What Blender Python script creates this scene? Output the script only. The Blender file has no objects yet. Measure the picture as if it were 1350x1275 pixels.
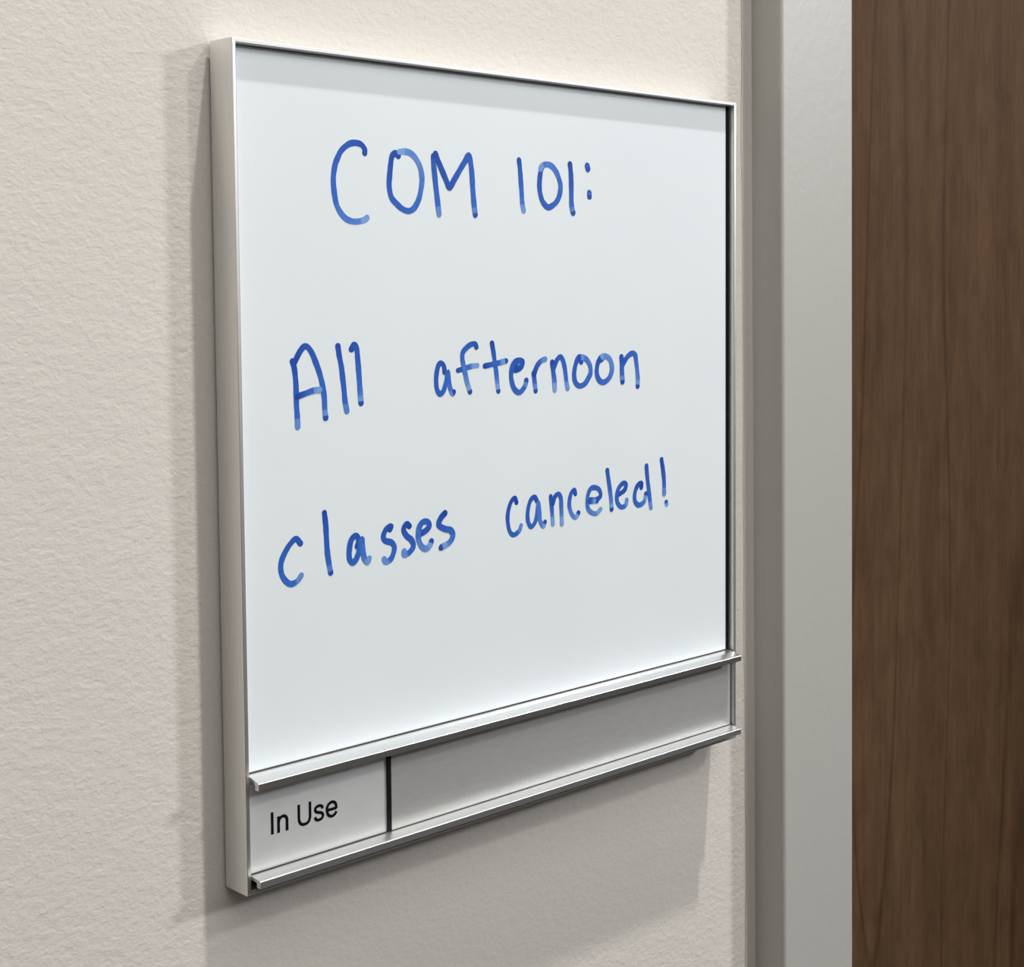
import bpy, bmesh, math, random
from mathutils import Vector

random.seed(7)
C = bpy.context.scene.collection
scene = bpy.context.scene
MM = 0.001
Z0 = 1.40            # height of the sign's lower edge above the floor
L1, L2, L3, L4, L5, L6 = 14, 15.5, 5.4, 7, 4, 1   # lamp powers in watts
WY = 0.0013          # wall plane (sign frame stands 1.3 mm off it); the corridor is on the -y side

# ------------------------------------------------------------------ camera
cam_d = bpy.data.cameras.new('camera')
cam = bpy.data.objects.new('camera', cam_d)
C.objects.link(cam)
yaw, pitch, roll = 0.80755, -0.06028, -0.00317
f = Vector((math.sin(yaw)*math.cos(pitch), math.cos(yaw)*math.cos(pitch), math.sin(pitch)))
r0 = Vector((math.cos(yaw), -math.sin(yaw), 0)); u0 = r0.cross(f)
r = r0*math.cos(roll) + u0*math.sin(roll); u = -r0*math.sin(roll) + u0*math.cos(roll)
from mathutils import Matrix
M = Matrix((r, u, -f)).transposed().to_4x4()
M.translation = Vector((-0.27347, -0.45534, 0.20043 + Z0))
cam.matrix_world = M
cam_d.sensor_fit = 'HORIZONTAL'; cam_d.sensor_width = 36.0
cam_d.lens = 2049.1/1350*36.0
cam_d.shift_x = -(844.143-675)/1350
cam_d.shift_y = (504.76-637.5)/1350
cam_d.clip_start = 0.02; cam_d.clip_end = 60
scene.camera = cam

# ------------------------------------------------------------------ light
scene.view_settings.view_transform = 'Standard'
scene.view_settings.look = 'None'
scene.view_settings.gamma = 1.0
scene.view_settings.use_curve_mapping = False
scene.view_settings.exposure = 0.0
world = bpy.data.worlds.new('world'); scene.world = world
world.use_nodes = True
world.node_tree.nodes['Background'].inputs[0].default_value = (0.9, 0.93, 1.0, 1)
world.node_tree.nodes['Background'].inputs[1].default_value = 0.05

def area(name, loc, target, power, color, shape='DISK', size=0.2, size_y=None, spread=180):
    d = bpy.data.lights.new(name, 'AREA'); d.shape = shape; d.size = size
    if size_y: d.size_y = size_y
    d.energy = power; d.color = color; d.spread = math.radians(spread)
    o = bpy.data.objects.new(name, d); C.objects.link(o); o.location = loc
    o.rotation_euler = (Vector(target)-Vector(loc)).to_track_quat('-Z', 'Y').to_euler()
    return o
T = Vector((0.125, 0, Z0+0.14))
# high spotlight in the tall corridor: the hard, steep shadow
area('ceiling_spotlight', T + 100*Vector((6.5, -14.4, 57.8))*MM, T, L1, (1.0, 0.975, 0.935), size=0.20, spread=40)
# low far light along the corridor on the right: the soft shadow left of the sign
area('corridor_light', T + 100*Vector((15, -14.4, 7))*MM, T, L2, (0.97, 0.98, 1.0), size=0.22)
# second spotlight, lower and further along: the narrow upright shadow beside the frame
area('corridor_spotlight', T + 100*Vector((6.5, -14.4, 13))*MM, T, L4, (1.0, 0.975, 0.94), size=0.12)
# fill added to brighten the far wall that metal and board reflect
area('far_wall_fill_light', (1.8, -1.35, 4.0), (1.8, -2.3, 2.3), L5, (0.97, 0.985, 1.0), 'RECTANGLE', 4.0, 0.15)
# dim fill added on the left for the left-facing sides of sign and jamb
area('left_fill_light', (-2.3, -1.3, Z0+1.2), (0, 0, Z0), L6, (1.0, 0.98, 0.95), size=0.3)
# wide soft ambient fill added above the sign, stronger on the upper wall
area('overhead_fill_light', (-0.1, -0.75, Z0+0.88), (0.0, 0.0, Z0+0.25), L3, (1.0, 0.97, 0.93), 'RECTANGLE', 1.2, 0.6)

# ------------------------------------------------------------------ helpers
def mat(name):
    m = bpy.data.materials.new(name); m.use_nodes = True
    nt = m.node_tree; b = nt.nodes['Principled BSDF']
    return m, nt, b
def N(nt, t, **kw):
    n = nt.nodes.new(t)
    for k, v in kw.items(): setattr(n, k, v)
    return n
def coords(nt, scale):
    tc = N(nt, 'ShaderNodeTexCoord'); mp = N(nt, 'ShaderNodeMapping')
    mp.inputs['Scale'].default_value = scale
    nt.links.new(tc.outputs['Object'], mp.inputs['Vector'])
    return mp.outputs['Vector']
def noise(nt, vec, scale, detail=3, rough=0.5, dist=0.0):
    n = N(nt, 'ShaderNodeTexNoise'); n.inputs['Scale'].default_value = scale
    n.inputs['Detail'].default_value = detail; n.inputs['Roughness'].default_value = rough
    n.inputs['Distortion'].default_value = dist
    nt.links.new(vec, n.inputs['Vector']); return n.outputs['Fac']
def ramp(nt, fac, stops):
    c = N(nt, 'ShaderNodeValToRGB'); el = c.color_ramp.elements
    while len(el) < len(stops): el.new(0.5)
    for e, (p, col) in zip(el, stops): e.position = p; e.color = (*col, 1)
    nt.links.new(fac, c.inputs['Fac']); return c.outputs['Color']
def bump(nt, b, h, strength, dist):
    n = N(nt, 'ShaderNodeBump'); n.inputs['Strength'].default_value = strength
    n.inputs['Distance'].default_value = dist
    nt.links.new(h, n.inputs['Height']); nt.links.new(n.outputs['Normal'], b.inputs['Normal']); return n

def paint_wall(name, col, h=0.0006):
    m, nt, b = mat(name)
    v = coords(nt, (1, 1, 1.25))
    a = noise(nt, v, 400, 3, 0.55, 0.3); c = noise(nt, v, 110, 2, 0.5, 0.2)
    mx = N(nt, 'ShaderNodeMath', operation='MULTIPLY_ADD'); mx.inputs[1].default_value = 0.55
    nt.links.new(c, mx.inputs[0]); nt.links.new(a, mx.inputs[2])
    bump(nt, b, mx.outputs[0], 1.0, h)
    blot = noise(nt, v, 14, 3)
    nt.links.new(ramp(nt, blot, [(0.3, tuple(x*0.985 for x in col)), (0.7, col)]), b.inputs['Base Color'])
    b.inputs['Roughness'].default_value = 0.75
    b.inputs['Specular IOR Level'].default_value = 0.25
    return m
WALL = paint_wall('wall_paint', (0.672, 0.642, 0.600), 0.00025)
FAR = paint_wall('far_wall_paint', (0.74, 0.74, 0.73), 0.0002)

m, nt, b = mat('reflection_dado_dark'); DADO_DARK = m
b.inputs['Base Color'].default_value = (0.20, 0.17, 0.15, 1); b.inputs['Roughness'].default_value = 0.6
m, nt, b = mat('ceiling_tile'); CEIL = m
b.inputs['Base Color'].default_value = (0.75, 0.75, 0.73, 1); b.inputs['Roughness'].default_value = 0.9
m, nt, b = mat('carpet'); FLOOR = m
v = coords(nt, (1, 1, 1))
nt.links.new(ramp(nt, noise(nt, v, 300, 3), [(0.3, (0.10, 0.10, 0.105)), (0.7, (0.20, 0.195, 0.19))]), b.inputs['Base Color'])
b.inputs['Roughness'].default_value = 0.95

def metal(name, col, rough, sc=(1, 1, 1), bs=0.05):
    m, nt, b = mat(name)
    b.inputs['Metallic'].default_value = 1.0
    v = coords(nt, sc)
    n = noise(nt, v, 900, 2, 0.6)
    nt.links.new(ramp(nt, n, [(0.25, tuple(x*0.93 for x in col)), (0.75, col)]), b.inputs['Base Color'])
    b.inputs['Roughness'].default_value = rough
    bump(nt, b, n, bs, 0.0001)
    return m
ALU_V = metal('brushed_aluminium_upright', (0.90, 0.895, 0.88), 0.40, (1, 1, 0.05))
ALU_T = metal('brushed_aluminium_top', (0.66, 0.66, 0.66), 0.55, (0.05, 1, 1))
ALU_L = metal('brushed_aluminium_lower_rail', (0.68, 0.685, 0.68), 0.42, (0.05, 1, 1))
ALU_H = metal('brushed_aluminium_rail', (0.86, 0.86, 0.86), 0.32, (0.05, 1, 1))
m, nt, b = mat('silver_slider_sheet'); SILVER = m
v = coords(nt, (0.25, 1, 1))
nt.links.new(ramp(nt, noise(nt, v, 700, 2, 0.6), [(0.3, (0.55, 0.555, 0.55)), (0.7, (0.59, 0.595, 0.59))]), b.inputs['Base Color'])
b.inputs['Metallic'].default_value = 0.4; b.inputs['Roughness'].default_value = 0.42
m, nt, b = mat('pale_indicator_sheet'); PALE = m
v = coords(nt, (1, 1, 1))
nt.links.new(ramp(nt, noise(nt, v, 120, 2), [(0.3, (0.69, 0.71, 0.715)), (0.7, (0.72, 0.74, 0.745))]), b.inputs['Base Color'])
b.inputs['Metallic'].default_value = 0.15; b.inputs['Roughness'].default_value = 0.4

m, nt, b = mat('glossy_whiteboard'); BOARD = m
v = coords(nt, (1, 1, 1))
nt.links.new(ramp(nt, noise(nt, v, 18, 2), [(0.3, (0.785, 0.85, 0.885)), (0.7, (0.805, 0.87, 0.905))]), b.inputs['Base Color'])
b.inputs['Roughness'].default_value = 0.12; b.inputs['Specular IOR Level'].default_value = 0.5
bump(nt, b, noise(nt, v, 250, 2), 0.04, 0.0001)

m, nt, b = mat('black_edge_and_gap_shade'); BLACK = m  # slider edge, and the painted shade of the gap beside the board
b.inputs['Base Color'].default_value = (0.006, 0.006, 0.008, 1); b.inputs['Roughness'].default_value = 0.6
b.inputs['Specular IOR Level'].default_value = 0.2
m, nt, b = mat('black_print'); PRINT = m
b.inputs['Base Color'].default_value = (0.004, 0.004, 0.006, 1); b.inputs['Roughness'].default_value = 0.6; b.inputs['Specular IOR Level'].default_value = 0.1
m, nt, b = mat('dark_backing_and_shade'); BACK = m  # back plate, and the painted shade lines above both ledges
b.inputs['Base Color'].default_value = (0.03, 0.028, 0.025, 1); b.inputs['Roughness'].default_value = 0.8

m, nt, b = mat('blue_marker_ink'); INK_M = m
at = N(nt, 'ShaderNodeAttribute', attribute_name='ink_load')
v = coords(nt, (1, 1, 1))
nz = noise(nt, v, 500, 3)
ad = N(nt, 'ShaderNodeMath', operation='MULTIPLY_ADD'); ad.inputs[1].default_value = 0.35; 
sb = N(nt, 'ShaderNodeMath', operation='SUBTRACT'); sb.inputs[1].default_value = 0.5
nt.links.new(nz, sb.inputs[0]); nt.links.new(sb.outputs[0], ad.inputs[0]); nt.links.new(at.outputs['Fac'], ad.inputs[2])
nt.links.new(ramp(nt, ad.outputs[0], [(0.0, (0.19, 0.36, 0.72)), (0.45, (0.036, 0.140, 0.55)), (1.0, (0.010, 0.055, 0.36))]), b.inputs['Base Color'])
b.inputs['Roughness'].default_value = 0.5; b.inputs['Specular IOR Level'].default_value = 0.15

def satin(name, col, h):
    m, nt, b = mat(name)
    b.inputs['Base Color'].default_value = (*col, 1)
    b.inputs['Roughness'].default_value = 0.42
    v = coords(nt, (1, 1, 1))
    bump(nt, b, noise(nt, v, 260, 3, 0.5, 0.4), 1.0, h)
    return m
GREY = satin('grey_door_frame_paint', (0.46, 0.455, 0.43), 0.00010)
CAULK = satin('painted_caulk', (0.62, 0.595, 0.56), 0.00012)

m, nt, b = mat('walnut_veneer'); WOOD = m
tc = N(nt, 'ShaderNodeTexCoord')
mp = N(nt, 'ShaderNodeMapping'); mp.inputs['Scale'].default_value = (1, 1, 0.06)
nt.links.new(tc.outputs['Object'], mp.inputs['Vector'])
big = noise(nt, mp.outputs['Vector'], 22, 4, 0.6, 1.2)
mp2 = N(nt, 'ShaderNodeMapping'); mp2.inputs['Scale'].default_value = (1, 1, 0.035)
nt.links.new(tc.outputs['Object'], mp2.inputs['Vector'])
fine = noise(nt, mp2.outputs['Vector'], 420, 4, 0.65, 0.2)
mp3 = N(nt, 'ShaderNodeMapping'); mp3.inputs['Scale'].default_value = (1, 1, 0.3)
nt.links.new(tc.outputs['Object'], mp3.inputs['Vector'])
mot = noise(nt, mp3.outputs['Vector'], 130, 3, 0.6, 0.6)
# cathedral grain lines: stretched rings
mp4 = N(nt, 'ShaderNodeMapping'); mp4.inputs['Scale'].default_value = (1, 1, 0.12); mp4.inputs['Location'].default_value = (-0.40, 0, -0.09)
nt.links.new(tc.outputs['Object'], mp4.inputs['Vector'])
wv = N(nt, 'ShaderNodeTexNoise'); wv.inputs['Scale'].default_value = 9; wv.inputs['Detail'].default_value = 1.5
nt.links.new(mp4.outputs['Vector'], wv.inputs['Vector'])
mu = N(nt, 'ShaderNodeMath', operation='MULTIPLY'); mu.inputs[1].default_value = 8
fr = N(nt, 'ShaderNodeMath', operation='PINGPONG'); fr.inputs[1].default_value = 1.0
nt.links.new(wv.outputs['Fac'], mu.inputs[0]); nt.links.new(mu.outputs[0], fr.inputs[0])
line = ramp(nt, fr.outputs[0], [(0.0, (0.62, 0.58, 0.56)), (0.05, (1, 1, 1)), (1.0, (1, 1, 1))])
c1 = ramp(nt, big, [(0.25, (0.068, 0.036, 0.018)), (0.5, (0.093, 0.051, 0.026)), (0.75, (0.117, 0.066, 0.035))])
c2 = ramp(nt, fine, [(0.3, (0.86, 0.86, 0.86)), (0.55, (1, 1, 1)), (0.8, (1.08, 1.08, 1.08))])
c3 = ramp(nt, mot, [(0.3, (0.78, 0.78, 0.78)), (0.6, (1.02, 1.02, 1.02)), (0.8, (1.14, 1.14, 1.14))])
def mul(a, c_, fac=1.0):
    x = N(nt, 'ShaderNodeMixRGB', blend_type='MULTIPLY'); x.inputs[0].default_value = fac
    nt.links.new(a, x.inputs[1]); nt.links.new(c_, x.inputs[2]); return x.outputs[0]
nt.links.new(mul(mul(mul(c1, c2), c3), line, 0.8), b.inputs['Base Color'])
b.inputs['Roughness'].default_value = 0.6; b.inputs['Specular IOR Level'].default_value = 0.10
bump(nt, b, fine, 0.15, 0.0002)

def link(name, bm, material, parent=None, loc=None, smooth=False):
    bmesh.ops.recalc_face_normals(bm, faces=bm.faces)
    me = bpy.data.meshes.new(name); bm.to_mesh(me); bm.free()
    me.materials.append(material)
    if smooth:
        for p in me.polygons: p.use_smooth = True
    o = bpy.data.objects.new(name, me); C.objects.link(o)
    if parent: o.parent = parent
    if loc: o.location = loc
    return o
def tag(o, label=None, cat=None, kind=None):
    if label: o['label'] = label
    if cat: o['category'] = cat
    if kind: o['kind'] = kind
    return o
def box_bm(x0, x1, y0, y1, z0, z1, bev=0.0, seg=2, bm=None):
    bm = bm or bmesh.new()
    vs = [bm.verts.new((x, y, z)) for x in (x0, x1) for y in (y0, y1) for z in (z0, z1)]
    q = [(0,1,3,2), (4,6,7,5), (0,4,5,1), (2,3,7,6), (0,2,6,4), (1,5,7,3)]
    for a in q: bm.faces.new([vs[i] for i in a])
    if bev:
        bmesh.ops.bevel(bm, geom=bm.edges[:], offset=bev, segments=seg, affect='EDGES', profile=0.5)
    return bm
def extrude_profile(pts, axis, a0, a1, bm=None):
    """closed profile; axis 'x': pts are (y,z); axis 'z': pts are (x,y)"""
    bm = bm or bmesh.new()
    mk = (lambda p, a: (a, p[0], p[1])) if axis == 'x' else (lambda p, a: (p[0], p[1], a))
    A = [bm.verts.new(mk(p, a0)) for p in pts]; B = [bm.verts.new(mk(p, a1)) for p in pts]
    n = len(pts)
    for i in range(n): bm.faces.new((A[i], A[(i+1) % n], B[(i+1) % n], B[i]))
    bm.faces.new(A[::-1]); bm.faces.new(B)
    return bm

# ------------------------------------------------------------------ the setting
XL, XR, YF, ZC = -3.2, 4.5, -2.3, 7.6
DX0, DX1, DH = 0.3323, 1.2700, 2.15          # door opening
ROTP = Vector((0.28, 0, Z0+0.14)); ROT = -0.0088   # the frame leans half a degree against the sign
# corridor wall with the door opening cut out of it (one mesh)
bm = bmesh.new()
def quadbox(x0, x1, z0, z1): box_bm(x0, x1, WY, WY+0.12, z0, z1, bm=bm)
quadbox(XL, 0.300, 0, ZC); quadbox(0.300, 1.31, DH+0.03, ZC); quadbox(1.31, XR, 0, ZC)
w = link('wall_back', bm, WALL); tag(w, 'cream painted wall with fine orange-peel texture behind the sign', 'wall', 'structure')
w = link('wall_front', box_bm(XL, XR, YF-0.1, YF, 0, ZC), FAR); tag(w, 'beige painted wall on the far side of the corridor, behind the camera', 'wall', 'structure')
w = link('reflection_dado', box_bm(XL, XR, YF, YF+0.02, 0, 1.74, 0.003), DADO_DARK); tag(w, 'unseen dark dado added on the far wall for the sign to reflect', 'panelling', 'structure')  # added out of view so metal edges and board reflect a dark lower half
w = link('wall_left', box_bm(XL-0.1, XL, YF-0.1, WY+0.12, 0, ZC), FAR); tag(w, 'beige painted end wall of the corridor on the left', 'wall', 'structure')
w = link('wall_right', box_bm(XR, XR+0.1, YF-0.1, WY+0.12, 0, ZC), FAR); tag(w, 'beige painted end wall of the corridor beyond the door', 'wall', 'structure')
w = link('floor', box_bm(XL-0.1, XR+0.1, YF-0.1, WY+0.2, -0.1, 0), FLOOR); tag(w, 'dark grey carpet floor of the corridor', 'floor', 'structure')
w = link('ceiling', box_bm(XL-0.1, XR+0.1, YF-0.1, WY+0.12, ZC, ZC+0.1), CEIL); tag(w, 'white ceiling high above the corridor', 'ceiling', 'structure')

# steel door frame: left jamb, head and right jamb, rolled edges
def jamb(xa, xb, z0, z1, flip=False):
    yf = -0.0170; rr = 0.0022
    pts = [(xa, WY+0.002)]
    for k in range(7):
        a = math.pi + k/6*math.pi/2
        pts.append((xa+rr+rr*math.cos(a), yf+rr+rr*math.sin(a)))
    r2 = 0.0022
    for k in range(5):
        a = 1.5*math.pi + k/4*math.pi/2
        pts.append((xb-r2+r2*math.cos(a), yf+r2+r2*math.sin(a)))
    pts += [(xb, WY+0.09), (xb-0.01, WY+0.09), (xb-0.01, WY+0.002)]
    if flip: pts = [(xa+xb-p[0], p[1]) for p in pts][::-1]
    return extrude_profile(pts, 'z', z0, z1)
def tilt(o):
    o.matrix_world = Matrix.Translation(ROTP) @ Matrix.Rotation(ROT, 4, 'Y') @ Matrix.Translation(-ROTP)
frame = bpy.data.objects.new('trim_1', None); C.objects.link(frame)
tag(frame, 'smooth light grey painted steel door frame right of the sign', 'door frame', 'structure')
tilt(frame)
j = link('jamb', jamb(0.2780, DX0, 0.004, DH+0.0545), GREY, frame)
j2 = link('jamb', jamb(DX1, DX1+0.0543, 0.004, DH+0.0545, True), GREY, frame)
hd = link('door_head', box_bm(DX0, DX1, -0.0165, WY+0.09, DH, DH+0.0545, 0.001), GREY, frame)
# caulk bead between wall and frame: slightly wavy, hand tooled
bm = bmesh.new(); rows = []
nz = 260
for i in range(nz+1):
    z = 0.01 + (DH-0.02)*i/nz
    wv_ = 0.0004*math.sin(z*31)+0.0003*math.sin(z*83+1.3)+random.uniform(-.00012, .00012)
    w_ = 0.0064 + wv_
    x1 = 0.2783
    rows.append([bm.verts.new(c_) for c_ in ((x1-w_, WY+0.0005, z), (x1-w_, WY-0.0003, z), (x1-w_*0.72, WY-0.0004, z), (x1-w_*0.40, WY-0.0003, z), (x1-w_*0.15, WY-0.0006, z), (x1, WY-0.0011, z), (x1, WY+0.0005, z))])
for a, b_ in zip(rows, rows[1:]):
    n = len(a)
    for k in range(n): bm.faces.new((a[k], a[(k+1) % n], b_[(k+1) % n], b_[k]))
bm.faces.new(rows[0]); bm.faces.new(rows[-1][::-1])
link('caulk_bead', bm, CAULK, frame)
# wooden door leaf, slightly back from the face of the frame
door = link('door_1', box_bm(DX0+0.003, DX1-0.003, -0.0125, 0.0315, 0.008, DH-0.003, 0.0008), WOOD)
tag(door, 'dark brown walnut veneer door with vertical grain at the right', 'door', 'structure'); tilt(door)

# ------------------------------------------------------------------ the sign
sign = bpy.data.objects.new('door_sign', None); C.objects.link(sign); sign.location = (0, 0, Z0)
tag(sign, 'aluminium framed room sign with handwritten whiteboard message and sliding In Use strip', 'sign')
W, H, D, TH = 0.250, 0.28147, 0.0131, 0.0016
# mitred frame sides; outer, inner outlines, front edge rounded
def frame_side(kind):
    bm = bmesh.new()
    e = 0.00035
    # cross-section across thickness s (0 outer .. TH inner) and depth y
    prof = [(0, 0), (0, -D+e), (e*0.3, -D+e*0.3), (e, -D), (TH-e, -D), (TH-e*0.3, -D+e*0.3), (TH, -D+e), (TH, 0)]
    def ring(end):
        out = []
        for s, y in prof:
            if kind == 'left':  p = (s, y, s if end == 0 else H-s)
            if kind == 'right': p = (W-s, y, s if end == 0 else H-s)
            if kind == 'top':   p = (s if end == 0 else W-s, y, H-s)
            if kind == 'bottom': p = (s if end == 0 else W-s, y, s)
            out.append(bm.verts.new(p))
        return out
    A, B = ring(0), ring(1); n = len(prof)
    for i in range(n): bm.faces.new((A[i], A[(i+1) % n], B[(i+1) % n], B[i]))
    bm.faces.new(A[::-1]); bm.faces.new(B)
    return bm
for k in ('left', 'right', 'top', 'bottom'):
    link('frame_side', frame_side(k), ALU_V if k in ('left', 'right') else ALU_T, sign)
link('back_plate', box_bm(0.0026, W-0.0026, -0.0055, WY, 0.0026, H-0.0026), BACK, sign)
RB = 0.0101
wb = link('whiteboard_panel', box_bm(0.0018, 0.2464, -RB, -0.0060, 0.0360, H-TH-0.0002, 0.00015, 1), BOARD, sign)
tag(wb, 'glossy white panel with handwriting in blue marker')
# slot rails: top plate and a hanging lip
def rail(zb, zf):
    yb, yf, t, lip, lt = -RB+0.0004, -0.0181, 0.0010, 0.00255, 0.0021
    e = 0.0022
    q = 0.00045
    arc = [(yf+q-q*math.sin(a), zf-q+q*math.cos(a)) for a in [k/5*math.pi/2 for k in range(6)]]
    pts = [(yb, zb), (-0.0140, zb+(zf-zb)*0.35)] + arc + [(yf, zf-lip), (yf+lt, zf-lip), (yf+lt, zf-t), (-0.0150, zb-t-0.0004), (yb, zb-t)]
    bm = extrude_profile(pts, 'x', TH+0.0002, W-TH-0.0009)
    return bm
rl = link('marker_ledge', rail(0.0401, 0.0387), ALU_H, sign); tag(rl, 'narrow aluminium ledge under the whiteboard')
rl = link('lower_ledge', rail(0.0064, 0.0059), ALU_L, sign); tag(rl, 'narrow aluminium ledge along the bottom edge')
PY = -0.0112
ind = link('indicator_strip', box_bm(0.0019, 0.0594, PY, -0.0062, 0.0040, 0.0362, 0.00015, 1), PALE, sign)
tag(ind, 'pale silver strip printed In Use')
sl = link('slider', box_bm(0.0596, W-TH-0.0008, PY-0.0005, -0.0062, 0.0048, 0.0364, 0.00015, 1), SILVER, sign)
tag(sl, 'blank grey sliding cover beside the In Use strip')
link('slider_edge', box_bm(0.0585, 0.0602, PY-0.0009, PY-0.0001, 0.0052, 0.0365, 0.0001, 1), BLACK, sl)['label'] = 'black edge of the sliding cover'

link('gap_shade_strip', box_bm(0.24645, 0.2481, -RB+0.0001, -0.0060, 0.0402, H-TH-0.0002), BLACK, sign)['label'] = 'thin black strip drawn as the shaded gap right of the white panel'  # solid black strip paints the shade in the gap beside the board

o = link('shade_strip', box_bm(0.0018, 0.2464, -RB-0.0003, -RB+0.0002, 0.0398, 0.0404), BACK, sign); o['label'] = 'thin dark strip drawn as the shaded gap under the white panel'  # dark strip paints the shade of the gap between board and ledge
o = link('shade_strip', box_bm(0.0018, 0.2476, PY-0.0008, PY+0.0002, 0.0060, 0.00655), BACK, sign); o['label'] = 'thin dark strip drawn as the shadow line under the sliding strip'  # dark strip paints the shadow line where the strip meets the lower ledge

# ---- strokes to ribbons
def resample(pts, step):
    P = [Vector(p) for p in pts]; out = []
    if len(P) == 2:
        n = max(2, int((P[1]-P[0]).length/step)); return [P[0].lerp(P[1], i/n) for i in range(n+1)]
    Q = [P[0]*2-P[1]] + P + [P[-1]*2-P[-2]]
    for i in range(1, len(Q)-2):
        a, b_, c_, d_ = Q[i-1:i+3]; n = max(2, int((c_-b_).length/step))
        for k in range(n):
            t = k/n
            out.append(0.5*((2*b_)+(-a+c_)*t+(2*a-5*b_+4*c_-d_)*t*t+(-a+3*b_-3*c_+d_)*t**3))
    out.append(P[-1]); return out
def ribbon(bm, pts, width, y, caps=True, lay=None, dens=None, wob=0.0, rise=0.0, step=0.35):
    pts = resample(pts, step); n = len(pts); rows = []
    ph = random.uniform(0, 6)
    for i, p in enumerate(pts):
        t = (pts[min(i+2, n-1)]-pts[max(i-2, 0)]).normalized(); nn = Vector((-t.y, t.x))
        h = width/2*(1+wob*math.sin(i*0.23+ph)+wob*0.5*math.sin(i*0.61+ph*2))
        yy = y - rise*i/n
        rows.append((p, t, nn, h, yy, i/(n-1)))
    full = []
    if caps:
        for k in (80, 60, 40, 20):
            p, t, nn, h, yy, s = rows[0]; a = math.radians(k)
            full.append((p-t*h*math.sin(a), nn*h*math.cos(a), yy, 0.0))
    for p, t, nn, h, yy, s in rows: full.append((p, nn*h, yy, s))
    if caps:
        for k in (20, 40, 60, 80):
            p, t, nn, h, yy, s = rows[-1]; a = math.radians(k)
            full.append((p+t*h*math.sin(a), nn*h*math.cos(a), yy, 1.0))
    V = []
    for p, o, yy, s in full:
        a = bm.verts.new(((p.x+o.x)*MM, yy, (p.y+o.y)*MM)); c_ = bm.verts.new(((p.x-o.x)*MM, yy, (p.y-o.y)*MM))
        if lay is not None: a[lay] = c_[lay] = dens(s)
        V.append((a, c_))
    for (a, b_), (c_, d_) in zip(V, V[1:]):
        bm.faces.new((a, b_, d_, c_))

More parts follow.
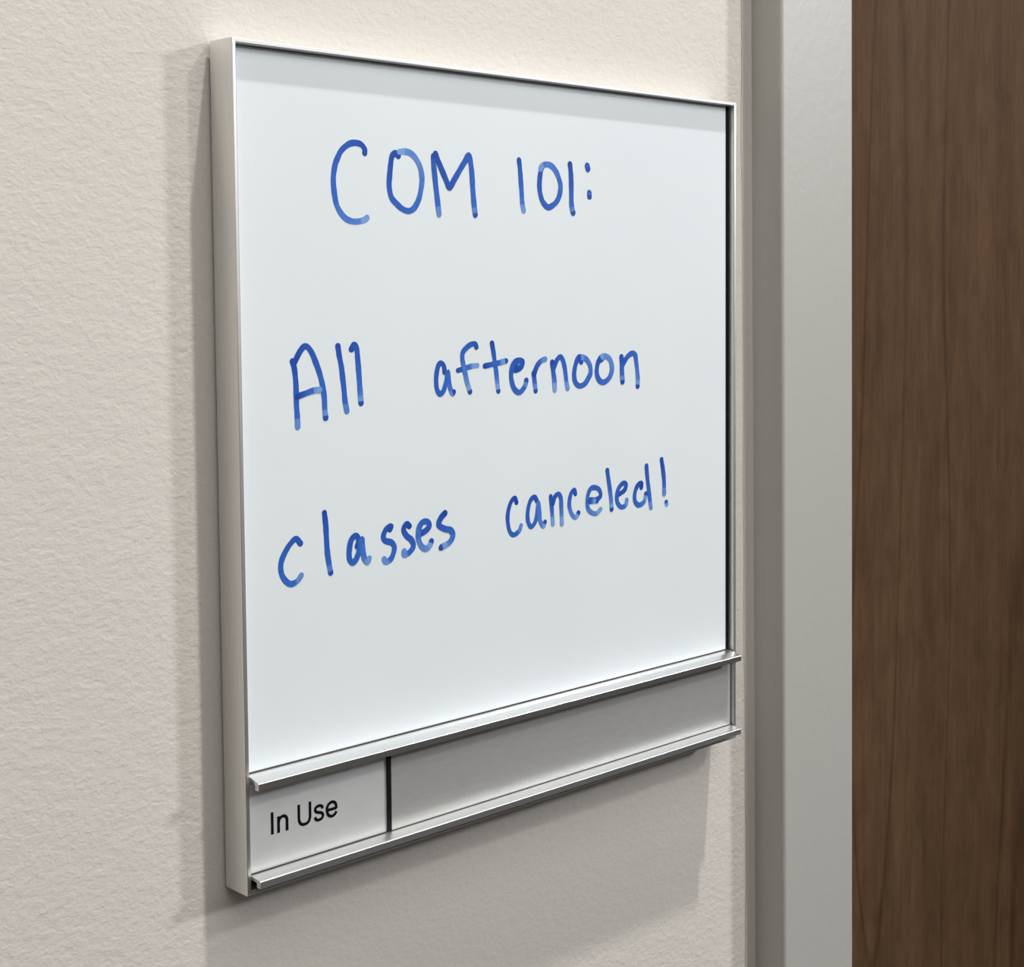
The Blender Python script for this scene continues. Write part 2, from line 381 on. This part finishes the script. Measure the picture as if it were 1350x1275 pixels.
# marker strokes: word, character, width and centre lines in millimetres on the board
INK = [
    ('COM', 'C', 2.02, [[(53.69,247.91),(53.65,249.35),(52.15,250.83),(50.05,251.18),(47.96,250.93),(45.86,249.85),(43.75,248.02),(42.51,245.96),(41.45,243.78),(40.78,241.19),(40.42,238.34),(40.54,235.52),(40.9,232.7),(41.54,229.89),(42.7,227.65),(44.39,225.72),(46.11,224.63),(48.54,224.07),(51.0,224.25),(53.12,224.78),(54.27,225.51)]]),
    ('COM', 'O', 2.08, [[(68.21,247.85),(66.83,248.71),(65.43,247.45),(64.84,244.79),(64.43,241.85),(64.04,238.03),(64.25,235.41),(65.12,232.81),(67.29,230.84),(69.47,229.3),(72.06,228.51),(74.12,229.02),(75.63,230.41),(77.18,233.0),(78.09,236.01),(78.66,239.01),(78.62,241.39),(78.17,243.75),(76.99,246.06),(75.26,248.03),(73.3,249.24),(70.89,249.54),(68.68,249.26)]]),
    ('COM', 'M', 2.15, [[(84.02,248.63),(84.08,245.81),(84.57,241.59),(85.05,237.36),(85.71,232.57),(86.34,227.81)],[(84.97,249.54),(86.45,246.51),(88.23,243.2),(90.02,239.87),(91.35,237.65),(93.34,240.31),(96.37,244.48),(98.66,247.48),(100.57,249.9),(101.48,247.35),(102.07,243.05),(102.38,238.14),(102.82,233.22),(103.51,228.16)]]),
    ('101:', '1', 2.16, [[(125.46,249.53),(125.95,246.05),(126.3,241.89),(126.66,237.73),(126.94,233.55),(127.64,230.53)]]),
    ('101:', '0', 2.21, [[(137.36,247.56),(136.6,245.7),(136.07,242.66),(135.96,239.64),(136.43,236.94),(137.64,234.26),(140.11,232.29),(142.62,232.93),(145.16,234.85),(146.66,237.67),(147.11,240.74),(146.58,242.86),(145.25,245.54),(143.59,247.44),(141.51,248.63),(139.44,248.73),(137.36,248.1),(136.61,246.91)]]),
    ('101:', '1', 2.27, [[(152.24,249.53),(152.69,246.54),(152.87,243.16),(152.92,238.85),(152.94,234.84),(153.3,232.08),(153.85,230.61)]]),
    ('101:', ':', 2.32, [[(161.71,249.43),(162.13,248.27)],[(162.85,238.72),(162.93,237.35)]]),
    ('All', 'A', 1.95, [[(22.84,176.53),(23.55,174.04),(23.97,170.09),(24.12,166.14),(24.14,161.92),(24.39,157.68),(24.49,154.34)],[(23.76,176.28),(24.79,178.2),(26.14,180.13),(27.66,181.43),(29.15,181.02),(30.79,178.85),(32.08,175.97),(33.37,172.8),(34.33,169.63),(34.95,166.74),(35.4,163.29),(35.5,159.86),(35.79,156.75)],[(24.52,164.58),(27.86,165.53),(31.22,166.36),(33.42,166.48)]]),
    ('All', 'l', 2.02, [[(41.27,181.1),(41.83,177.64),(42.63,173.87),(43.08,170.1),(43.54,166.33),(43.89,162.26),(44.62,158.46)]]),
    ('All', 'l', 2.04, [[(46.92,179.92),(48.07,181.43),(49.1,180.0),(49.5,176.51),(49.79,173.01),(50.08,168.92),(50.36,164.83),(50.65,160.96)]]),
    ('afternoon', 'a', 1.87, [[(88.13,170.27),(87.77,172.6),(86.4,173.67),(85.21,172.7),(84.39,169.96),(84.15,166.89),(84.5,164.1),(85.85,162.34),(87.44,163.34),(88.46,165.77),(89.17,168.21),(89.59,170.37),(90.06,166.93),(90.63,164.42),(91.71,162.04),(92.32,162.78)]]),
    ('afternoon', 'f', 1.9, [[(103.42,179.01),(102.74,180.28),(100.49,179.97),(98.44,178.78),(96.89,177.26),(96.58,175.08),(97.15,172.25),(97.92,169.4),(98.69,166.23),(99.48,164.31),(100.15,162.46)],[(94.43,170.58),(97.94,171.28),(101.2,171.94),(103.87,172.06)]]),
    ('afternoon', 't', 1.94, [[(111.1,180.24),(111.81,176.79),(112.4,173.27),(112.99,170.05),(113.37,166.85),(113.76,163.95),(114.08,162.02)],[(107.5,171.79),(110.71,172.21),(113.65,172.58),(116.61,173.12),(118.06,173.32)]]),
    ('afternoon', 'e', 2.0, [[(122.78,170.8),(122.13,169.69),(124.28,169.93),(126.03,170.99),(126.48,172.76),(124.97,173.3),(123.02,173.05),(121.28,171.34),(120.62,169.11),(120.67,166.2),(121.63,163.26),(123.11,161.57),(124.84,161.0),(126.81,162.36),(127.91,163.93),(128.28,165.38)],[(123.01,171.76),(125.17,172.16)]]),
    ('afternoon', 'r', 2.04, [[(132.2,168.0),(132.64,164.85),(133.17,161.16)],[(132.44,167.65),(133.16,169.36),(134.36,171.23),(136.26,172.74),(138.31,173.3)]]),
    ('afternoon', 'n', 2.08, [[(141.99,171.94),(142.44,168.99),(143.04,165.44),(143.34,161.11)],[(142.69,169.34),(144.4,172.45),(146.35,173.87),(147.66,172.69),(148.61,170.17),(149.22,166.95),(149.68,163.72),(150.25,161.27)]]),
    ('afternoon', 'o', 2.14, [[(157.81,171.54),(156.92,173.51),(155.42,172.06),(154.41,169.59),(153.89,166.75),(154.36,163.87),(155.84,162.29),(157.58,161.92),(159.84,162.72),(161.87,164.97),(163.05,167.09),(162.66,170.0),(160.92,172.22),(158.67,173.31),(157.17,173.36)]]),
    ('afternoon', 'o', 2.19, [[(169.55,172.29),(167.49,171.27),(166.61,168.76),(166.59,166.22),(167.7,163.99),(169.48,162.89),(171.54,163.09),(173.62,164.46),(174.93,166.61),(175.2,168.79),(174.44,171.38),(172.64,172.98),(170.07,173.36),(168.27,172.33)]]),
    ('afternoon', 'n', 2.23, [[(180.71,172.71),(180.96,169.68),(181.05,166.35),(181.34,162.58)],[(181.06,168.94),(183.08,171.45),(185.21,173.22),(187.34,173.97),(188.94,173.1),(189.47,170.48),(189.99,167.11),(190.4,163.36),(190.28,160.31)]]),
    ('classes', 'c', 1.91, [[(24.78,114.63),(23.0,116.4),(20.56,114.73),(18.41,111.91),(17.04,108.99),(16.98,105.92),(18.24,103.17),(20.59,101.29),(23.32,101.95),(24.93,103.65)]]),
    ('classes', 'l', 1.95, [[(34.66,124.05),(35.14,119.8),(35.37,115.04),(35.66,110.26),(36.21,106.49),(36.9,102.97)]]),
    ('classes', 'a', 2.01, [[(48.19,110.83),(48.87,112.89),(47.61,114.65),(45.65,113.28),(44.83,110.18),(44.77,106.98),(46.15,105.2),(47.79,106.59),(49.14,109.64),(50.17,113.17),(50.43,109.48),(51.16,106.16),(52.5,104.64),(53.24,105.89)]]),
    ('classes', 's', 2.07, [[(62.41,115.09),(62.96,116.23),(60.74,115.29),(59.5,112.98),(60.34,111.25),(63.14,110.2),(64.32,108.04),(62.92,104.65),(60.55,103.59),(59.7,104.69)]]),
    ('classes', 's', 2.1, [[(71.09,115.31),(69.87,116.17),(68.48,114.4),(69.67,112.06),(71.98,110.13),(72.84,107.81),(71.09,105.82),(68.82,105.11),(68.63,106.4)]]),
    ('classes', 'e', 2.13, [[(76.01,111.87),(78.81,112.94),(80.24,114.61),(79.21,116.07),(76.76,115.84),(75.34,113.61),(75.15,110.3),(76.5,107.36),(78.58,106.16),(80.34,107.17),(81.07,108.6)]]),
    ('classes', 's', 2.17, [[(87.52,118.24),(85.57,116.65),(84.61,114.23),(87.29,112.52),(90.15,111.63),(91.21,109.53),(89.52,107.18),(85.63,105.8)]]),
    ('canceled!', 'c', 1.78, [[(122.8,118.58),(121.96,120.41),(119.93,118.98),(118.46,115.35),(118.27,111.57),(119.3,107.66),(121.3,106.23),(123.98,107.39),(125.1,109.45)]]),
    ('canceled!', 'a', 1.81, [[(133.4,118.16),(132.16,119.83),(129.94,118.51),(128.65,114.81),(128.61,110.97),(130.2,108.33),(132.43,110.0),(133.58,113.74),(134.13,117.54),(134.7,114.17),(135.03,110.27),(136.72,107.75),(137.63,109.42)]]),
    ('canceled!', 'n', 1.84, [[(140.73,119.2),(141.29,114.58),(141.84,108.12)],[(141.83,116.2),(142.99,118.87),(144.9,119.79),(146.18,117.99),(146.45,114.05),(146.7,107.74)]]),
    ('canceled!', 'c', 1.89, [[(154.2,118.88),(153.59,120.46),(151.79,119.12),(150.84,115.84),(151.13,112.99),(152.65,110.3),(154.43,109.37),(155.85,111.08)]]),
    ('canceled!', 'e', 1.91, [[(162.34,115.69),(165.52,115.37),(168.33,116.64),(167.54,119.3),(164.75,120.42),(162.37,119.79),(160.92,116.52),(161.13,112.51),(163.09,110.48),(165.88,109.73),(168.29,111.19)],[(161.94,114.99),(166.31,114.84)]]),
    ('canceled!', 'l', 1.95, [[(172.27,126.79),(172.97,122.81),(173.76,118.7),(174.38,114.6),(174.69,110.63)]]),
    ('canceled!', 'e', 1.97, [[(178.9,116.18),(182.21,117.6),(183.22,119.83),(181.65,120.62),(179.33,119.33),(177.83,116.57),(178.06,113.07),(180.27,110.86),(182.84,111.3),(183.6,113.38)]]),
    ('canceled!', 'd', 2.03, [[(192.27,117.81),(192.28,119.58),(190.16,118.89),(188.47,116.12),(188.45,112.6),(190.8,110.59),(193.95,111.74),(195.07,114.88)],[(195.46,126.55),(195.95,121.9),(196.7,117.09),(197.45,112.28),(198.13,108.77)]]),
    ('canceled!', '!', 2.08, [[(204.69,128.57),(205.63,124.01),(206.23,119.18),(206.3,113.91)],[(207.6,110.06),(207.86,109.13)]]),
]

layer = 0
for word, ch, width, strokes in INK:
    bm = bmesh.new(); lay = bm.verts.layers.float.new('ink_load')
    for st in strokes:
        L = sum((Vector(a)-Vector(b_)).length for a, b_ in zip(st, st[1:]))
        start = random.uniform(0.75, 1.0); end = random.uniform(0.15, 0.5); dot = random.random() < 0.5
        def dens(s, start=start, end=end, dot=dot, L=L):
            d = start+(end-start)*min(1, s*1.05)**0.8
            if (1-s)*L < 2.6: d -= 0.22
            if dot and (1-s)*L < 0.7: d = 0.85
            return max(0, min(1, d))
        ribbon(bm, st, width*1.10, -RB-0.00004-layer*0.00003, True, lay, dens, 0.045, 0.00002)
        layer = (layer+1) % 4
    # keep every face looking out of the board
    o_me = bpy.data.meshes.new('marker_letter')
    for fc in bm.faces:
        fc.normal_update()
        if fc.normal.y > 0: fc.normal_flip()
    bm.to_mesh(o_me); bm.free(); o_me.materials.append(INK_M)
    nm = 'marker_dot' if ch in ':' else 'marker_letter'
    o = bpy.data.objects.new(nm, o_me); C.objects.link(o); o.parent = wb
    o['label'] = 'handwritten blue %s in %s' % (ch, word)

# ---- printed words on the strip
GL = [
 ('I', [[(11.1, 17.7), (11.1, 25.3)]]),
 ('n', [[(13.55, 17.6), (13.55, 23.3)], [(13.55, 21.2), (13.95, 22.3), (15.0, 22.95), (16.2, 22.75), (16.85, 21.7), (16.88, 20.5), (16.88, 17.6)]]),
 ('U', [[(21.65, 25.3), (21.65, 21.3), (21.75, 19.6), (22.5, 18.35), (23.9, 17.95), (25.3, 18.35), (26.05, 19.6), (26.15, 21.3), (26.15, 25.3)]]),
 ('s', [[(31.3, 21.6), (31.0, 22.5), (29.8, 22.95), (28.6, 22.6), (28.25, 21.8), (28.7, 21.0), (29.8, 20.6), (31.0, 20.1), (31.4, 19.2), (30.9, 18.3), (29.8, 18.0), (28.6, 18.3), (28.1, 19.3)]]),
 ('e', [[(33.1, 20.45), (36.95, 20.45)], [(36.95, 20.2), (36.75, 21.9), (35.9, 22.8), (34.9, 22.95), (33.8, 22.5), (33.15, 21.4), (33.1, 20.3), (33.5, 18.9), (34.5, 18.1), (35.6, 18.05), (36.5, 18.6), (36.95, 19.3)]]),
]
for ch, strokes in GL:
    bm = bmesh.new()
    for i, st in enumerate(strokes):
        ribbon(bm, st, 1.08, PY-0.00005-i*0.00003, False, step=0.25)
    for fc in bm.faces:
        fc.normal_update()
        if fc.normal.y > 0: fc.normal_flip()
    me = bpy.data.meshes.new('printed_letter'); bm.to_mesh(me); bm.free(); me.materials.append(PRINT)
    o = bpy.data.objects.new('printed_letter', me); C.objects.link(o); o.parent = ind
    o['label'] = 'black printed letter %s of In Use' % ch
